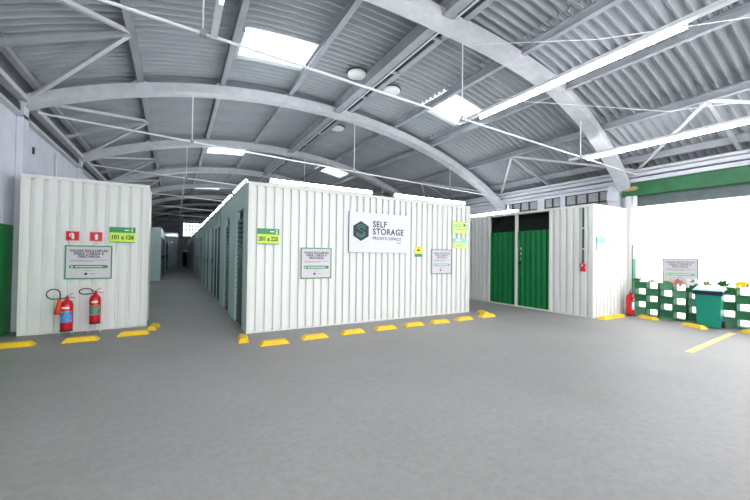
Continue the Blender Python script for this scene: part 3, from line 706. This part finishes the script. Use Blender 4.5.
# ================================================================ FIRE EXTINGUISHERS
def extinguisher(label, loc, h, r, stand, lab, kind, rz=0):
    t = thing('fire_extinguisher', label, 'fire extinguisher', loc, rz)
    z0 = stand
    MB().lathe([(r*.80, 0), (r*.98, .012), (r, .03), (r, h*.80), (r*.93, h*.86), (r*.70, h*.93), (r*.35, h*.975), (r*.30, h)], 24, z=z0).build('cylinder', 'red', t, smooth=True)
    # curved label on the front
    b = MB(); n = 10; za, zb = z0+h*.26, z0+h*.62
    vs = [((r+.0015)*math.cos(a), (r+.0015)*math.sin(a), z) for z in (za, zb) for a in [math.radians(-155+130*i/n) for i in range(n+1)]]
    b.add(vs, [(i, i+1, i+n+2, i+n+1) for i in range(n)]).build('label', lab, t)
    b = MB(); vs = [((r+.0015)*math.cos(a), (r+.0015)*math.sin(a), z) for z in (z0+h*.70, z0+h*.765) for a in [math.radians(-125+70*i/n) for i in range(n+1)]]
    b.add(vs, [(i, i+1, i+n+2, i+n+1) for i in range(n)]).build('upper_label', 'inkwhite', t)
    zv = z0+h
    v = MB().lathe([(.020, 0), (.022, .02), (.016, .035), (.012, .045)], 12, z=zv).build('valve', 'red', t)
    MB().bar((.0, 0, zv+.035), (.10, -.01, zv+.018), .018, .008).build('carry_handle', 'red', v)
    MB().bar((-.01, 0, zv+.045), (.075, -.01, zv+.095), .016, .006).build('squeeze_lever', 'dark', v)
    if kind == 'horn':
        pts = [(-.01, -.01, zv+.015)]
        cx, cz, rr = -.155, zv+.085, .080
        for i in range(15):
            a = math.radians(-80-285*i/14); pts.append((cx+rr*math.cos(a), -.02, cz+rr*math.sin(a)*.95))
        pts += [(-.075, -.03, zv+.03), (-.08, -.035, zv-.0)]
        MB().tube(pts, .0085, 6).build('hose', 'black', t, smooth=True)
        MB().tube([(-.08, -.035, zv+.005), (-.098, -.045, zv-.22)], .018, 14, r1=.045).build('horn', 'horn', t, smooth=True)
    elif kind == 'loop':
        pts = [(-.01, -.01, zv+.01)]
        cx, cz = -.115, zv+.045
        for i in range(15):
            a = math.radians(-70-270*i/14); pts.append((cx+.085*math.cos(a), -.02, cz+.045*math.sin(a)))
        MB().tube(pts, .0085, 6).build('hose', 'black', t, smooth=True)
        MB().tube([pts[-1], (-.03, -.02, zv+.035)], .012, 8).build('nozzle', 'black', t)
    else:
        MB().tube([(0, -.01, zv+.02), (-.05, -.03, zv+.0), (-.085, -.03, zv-.10), (-.09, -.02, zv-.25)], .009, 6).build('hose', 'black', t)
        MB().box(-.05, -.085-r*0, z0+h*.48, .0, -r-.002, z0+h*.60).build('tag', 'inkwhite', t) if False else None
    if stand > .02:
        s_ = MB().lathe([(r*1.04, 0), (r*1.04, .02), (r*1.0, .02)], 20, z=stand-.02).build('stand_ring', 'dark', t)
        for a in (-150, -30, 90):
            c, q = math.cos(math.radians(a)), math.sin(math.radians(a))
            MB().tube([(c*r*.9, q*r*.9, stand-.01), (c*r*1.25, q*r*1.25, .006)], .007, 6).build('stand_leg', 'bracelt', s_)
    return t
extinguisher('red extinguisher with black hose loop and orange horn, blue label', (-1.425, 6.98, 0), .47, .076, .075, 'blue', 'horn')
extinguisher('red extinguisher with green label raised on a taller wire stand', (-1.085, 7.00, 0), .45, .072, .16, 'labelg', 'loop')
extinguisher('red extinguisher on the floor between container and green planter wall', (8.83, 3.80, 0), .47, .078, .03, 'inkwhite', 'plain', .4)

# ================================================================ WHEEL STOPS
def stop_mesh(L):
    w2, h, c = .075, .058, .055
    b = MB(); b.hexa([(-L/2, -w2, 0), (L/2, -w2, 0), (L/2, w2, 0), (-L/2, w2, 0)], [(-L/2+c, -w2*.55, h), (L/2-c, -w2*.55, h), (L/2-c, w2*.55, h), (-L/2+c, w2*.55, h)])
    return b.mesh('wheel_stop', 'yellow')
sm = stop_mesh(.42)
stops = [(-1.84, 6.42, -.03, 'yellow wheel stop by the green wall'), (-1.14, 6.40, .02, 'yellow wheel stop in front of the two extinguishers'),
 (-.53, 6.52, .05, 'yellow wheel stop at the corner of the left container'), (-.29, 6.95, 1.45, 'yellow wheel stop set end-on past the left container corner'),
 (.90, 5.42, 1.45, 'yellow wheel stop set end-on at the logo container left corner'), (1.25, 4.98, .0, 'yellow wheel stop first from the left before the logo container'),
 (1.88, 5.05, .02, 'yellow wheel stop under the left notice of the logo container'), (2.55, 5.09, .02, 'yellow wheel stop just left of below the logo sign'),
 (3.19, 5.10, .0, 'yellow wheel stop below the logo sign left half'), (3.82, 5.12, .0, 'yellow wheel stop below the logo sign right edge'),
 (4.44, 5.12, .0, 'yellow wheel stop below the small yellow sign'), (5.09, 5.14, .0, 'yellow wheel stop below the grey-framed notice'),
 (5.80, 5.18, .0, 'yellow wheel stop at the logo container right corner, front one'), (6.05, 5.50, 1.2, 'yellow wheel stop at the right corner, turned behind another'),
 (7.93, 3.86, .02, 'yellow wheel stop against the green door container end, left'), (8.42, 3.86, .02, 'yellow wheel stop against the container end, right'),
 (8.80, 3.45, 1.12, 'yellow wheel stop before the planters by the lone extinguisher'), (8.55, 2.62, 1.10, 'yellow wheel stop in front of the green bin'),
 (8.68, 1.84, 1.12, 'yellow wheel stop at the end of the painted yellow line')]
for x, y, a, lab in stops:
    o = link('wheel_stop', sm, None, (x, y, 0.0)); o.rotation_euler = (0, 0, a); tag(o, lab, 'wheel stop', 'yellow wheel stops')
o = MB().hexa([(6.15, 1.90, .0005), (6.15, 1.99, .0005), (8.5, 2.12, .0005), (8.5, 2.03, .0005)][::-1], [(6.15, 1.90, .003), (6.15, 1.99, .003), (8.5, 2.12, .003), (8.5, 2.03, .003)][::-1]).build('floor_line', 'line')
tag(o, 'worn yellow line painted on the floor near the bin', 'floor marking')

# ================================================================ SHUTTER DOORWAY
t = thing('door_2', 'green header and raised steel shutter over the bright doorway', 'door', (XR-.14, -2.2, 0), 0, None, 'structure')
LD = 4.12+2.2
MB().box(0, 0, 2.74, .10, LD, 3.035).build('header_beam', 'headgreen', t)
MB().box(-.03, LD-.32, 2.86, 0, LD-.08, 2.95).build('latch', 'brass', t)
MB().box(-.045, LD-.36, 2.885, -.03, LD-.14, 2.915).build('latch_bar', 'brass', t)
for i in range(4): MB().hexa([(.13, 0, 2.53+i*.055), (.135, 0, 2.53+i*.055), (.135, LD-.05, 2.53+i*.055), (.13, LD-.05, 2.53+i*.055)], [(.145, 0, 2.587+i*.055), (.15, 0, 2.587+i*.055), (.15, LD-.05, 2.587+i*.055), (.145, LD-.05, 2.587+i*.055)]).build('shutter_slat', 'shutter', t)
MB().box(.12, 0, 2.49, .16, LD-.05, 2.53).build('bottom_bar', 'shutter', t)
MB().tube([(.19, .05, 2.85), (.19, LD-.06, 2.85)], .04, 12).build('shutter_roll', 'dark', t)
yg = LD-.24
MB().box(.02, yg-.04, 1.28, .10, yg+.02, 2.74).build('guide_channel', 'white', t)
MB().box(.02, yg-.04, 0, .10, yg+.02, 1.28).build('guide_channel', 'palegreen', t)
MB().box(.03, yg+.025, 0, .05, yg+.04, 1.6).build('guide_slot', 'dark', t)
MB().box(.0, yg+.045, 0, .12, yg+.16, 2.74).build('door_jamb', 'white', t)
o = tag(MB().box(XR-.21, 4.19, 2.66, XR-.1555, 4.41, 2.88).build('junction_box', 'wallw'), 'pale junction box beside the green header latch', 'box')

# planters: checkered block wall
pl = thing('block_planter', 'green checkered wall of open blocks topped with plants in the doorway', 'planter', (9.06, 0, 0))
cols = []
CW, RH = .237, .146
mg = {k: MB().box(0, -CW/2+.004, .003, .20, CW/2-.004, RH-.003).mesh('planter_block', k) for k in ('block', 'blockl')}
mh = MB()                                   # cell with square recess framed in green
a, z0_, z1_ = .02, .008, RH-.006
mh.box(0, -CW/2+.004, .003, .2, -CW/2+a, RH-.003).box(0, CW/2-a, .003, .2, CW/2-.004, RH-.003).box(0, -CW/2+a, .003, .2, CW/2-a, z0_).box(0, -CW/2+a, z1_, .2, CW/2-a, RH-.003)
mh = mh.mesh('planter_block', 'block')
for c in range(16):
    y = 3.72-c*CW; odd = c % 2; dx = 0.0 if odd else .05
    for r in range(5):
        whitecell = (r % 2 == 0) == bool(odd)
        if r == 4 and not whitecell and c % 4 != 0 and False: continue
        o = link('planter_block', mh if whitecell else mg['block' if (c+r) % 3 else 'blockl'], pl, (dx-.0, y, .035+r*RH))
MB().box(.05, 3.72-15.5*CW, 0, .2, 3.72+CW/2, .034).build('base_course', 'blockl', pl)

def plant(label, y, leafm, flowers=None, n=26, hgt=.14, spread=.12, x=9.15, z=.766):
    n = int(n*1.6); hgt *= 1.25
    t = thing('potted_plant', label, 'plant', (x, y, z), 0, None)
    b = MB()
    for i in range(n):
        a = random.uniform(0, 2*math.pi); l = random.uniform(.5, 1)*hgt; lean = random.uniform(.2, 1.0)*spread
        p0 = Vector((random.uniform(-.04, .04), random.uniform(-.06, .06), 0)); d = Vector((math.cos(a)*lean, math.sin(a)*lean, l*random.uniform(.2, 1)))
        sd = Vector((-math.sin(a), math.cos(a), 0))*.028; m_ = p0+d*.55+Vector((0, 0, .02)); e = p0+d
        b.add([p0, m_-sd, e, m_+sd, m_+Vector((0, 0, -.006))], [(0, 1, 4), (1, 2, 4), (2, 3, 4), (3, 0, 4)])
    b.build('leaves', leafm, t)
    if flowers:
        fm, nf, fs = flowers
        for i in range(nf):
            fx = random.uniform(-.15, .02); c = Vector((fx, random.uniform(-spread, spread), random.uniform(-.06, .05) if fx < -.10 else random.uniform(.02, hgt*.8))); f = MB()
            for k in range(6):
                a = 2*math.pi*k/6; q = Vector((-.3, math.cos(a), math.sin(a)))*fs; q2 = Vector((-.1, math.cos(a+.5), math.sin(a+.5)))*fs*.8; q3 = Vector((-.1, math.cos(a-.5), math.sin(a-.5)))*fs*.8
                f.add([c, c+q3, c+q, c+q2], [(0, 1, 2, 3)])
            f.lathe([(fs*.25, 0), (fs*.25, fs*.2)], 6, c=(c.x-.01, c.y), z=c.z-.005)
            f.build('flower', fm, t)
    return t
plant('green leafy plant at the planter end beside the lone extinguisher', 3.78, 'leaf', None, 22, .10)
plant('yellow-green plant trailing over the planter left of the notice', 3.52, 'leafy', None, 18, .07, .16)
plant('pale leafy plant on the planter under the notice left corner', 3.26, 'leafy', None, 14, .07)
plant('pink and red flowers spilling on the planter below the notice', 3.03, 'leafy', ('petr', 12, .032), 10, .07, .07, 9.17)
plant('white flowers with red centres below the notice right half', 2.81, 'leaf', ('petw', 12, .038), 14, .10, .07, 9.17)
plant('red-tipped sprig on the planter behind the bin', 2.57, 'leaf', ('petr', 3, .018), 10, .12, .05)
plant('thin green sprigs on the planter right of the bin', 2.38, 'leaf', None, 26, .13, .10)
plant('yellow flowers on the planter near the photo edge', 2.12, 'leaf', ('pety', 13, .040), 14, .10, .07, 9.21)
plant('orange-red flowers on the planter at the photo edge', 1.86, 'leaf', ('peto', 10, .038), 14, .10, .08, 9.17)

# notice board behind the planters
t = notice('grey-framed loading bay notice standing behind the planter wall', (9.332, 3.38, .76), .60, .54, rz=-math.pi/2, frame='inkgrey', ink='inkgrey', pm='palegreen')
for x in (.08, .52): MB().box(x-.015, 0, -.13, x+.015, .02, .4).build('post', 'beam', t)

# wheelie bin, front facing -X
t = thing('wheelie_bin', 'green wheeled bin with lid painted with a pale sky reflection before the planters', 'bin', (8.655, 2.45, 0), -math.pi/2+.12)
b = MB(); b.hexa([(-.155, .02, .02), (.155, .02, .02), (.155, .26, .02), (-.155, .26, .02)], [(-.185, -.02, .66), (.185, -.02, .66), (.185, .31, .66), (-.185, .31, .66)])
b.build('bin_body', 'bin', t)
MB().box(-.205, -.04, .62, .205, .33, .70).build('bin_rim', 'navy', t)
b = MB(); b.hexa([(-.215, -.06, .70), (.215, -.06, .70), (.215, .34, .72), (-.215, .34, .72)], [(-.19, -.03, .735), (.19, -.03, .735), (.19, .31, .775), (-.19, .31, .775)])
b.build('lid', 'binlid', t)
MB().tube([(-.17, .35, .70), (.17, .35, .70)], .014, 8).build('handle', 'bin', t)
for x in (-.175, .175):
    b = MB().lathe([(.06, -.018), (.065, -.01), (.065, .01), (.06, .018)], 18); b.v = [(x+z, y+.255, q+.066) for q, y, z in b.v]; b.build('wheel', 'black', t)
MB().box(-.165, .0, .35, .165, .012, .37).build('body_ridge', 'bin', t)

# two thin loose cables under the roof near the right lamp row
for pts, lab in (([(4.6, 3.9, 3.9), (6.2, 2.2, 3.45), (7.2, 1.1, 3.5)], 'thin loose cable crossing above the right lamp row'),
                 ([(3.85, 3.75, 4.5), (4.9, 2.5, 4.25), (6.0, 1.2, 4.2)], 'thin cable strung below the roof right of the nearest arch')):
    tag(MB().tube(pts, .006, 5).build('cable', 'rod'), lab, 'cable')

# wall pipe on the left wall
tag(MB().tube([(XL+.03, 9.6, 2.2), (XL+.03, 9.6, 3.33)], .02, 8).build('wall_pipe', 'bracelt'), 'thin pale pipe on the left wall above the container', 'pipe')
tag(MB().box(XL+.001, 8.3, 3.0, XL+.03, 8.33, 3.12).build('wall_bracket', 'dark'), 'small dark bracket on the left wall', 'bracket')

# ---------------------------------------------------------------- lettering curves -> meshes
bpy.context.view_layer.update()
dg = bpy.context.evaluated_depsgraph_get()
for o in [o for o in bpy.data.objects if o.type == 'FONT']:
    me = bpy.data.meshes.new_from_object(o.evaluated_get(dg)); n = o.name
    p = o.parent; c = bpy.data.objects.new('tmp', me); sc.collection.objects.link(c)
    c.parent = p; c.location = o.location; c.rotation_euler = o.rotation_euler; c.scale = o.scale
    bpy.data.objects.remove(o); c.name = n
# ---------------------------------------------------------------- drawing units -> metres
done = set()
for o in bpy.data.objects:
    if o.type in ('CAMERA', 'LIGHT'): continue
    o.location = o.location*S
    if o.data and o.data.name not in done:
        done.add(o.data.name)
        if o.type == 'MESH': o.data.transform(Matrix.Scale(S, 4))
        elif o.type == 'FONT': o.data.size *= S; o.data.offset *= S; o.data.extrude *= S
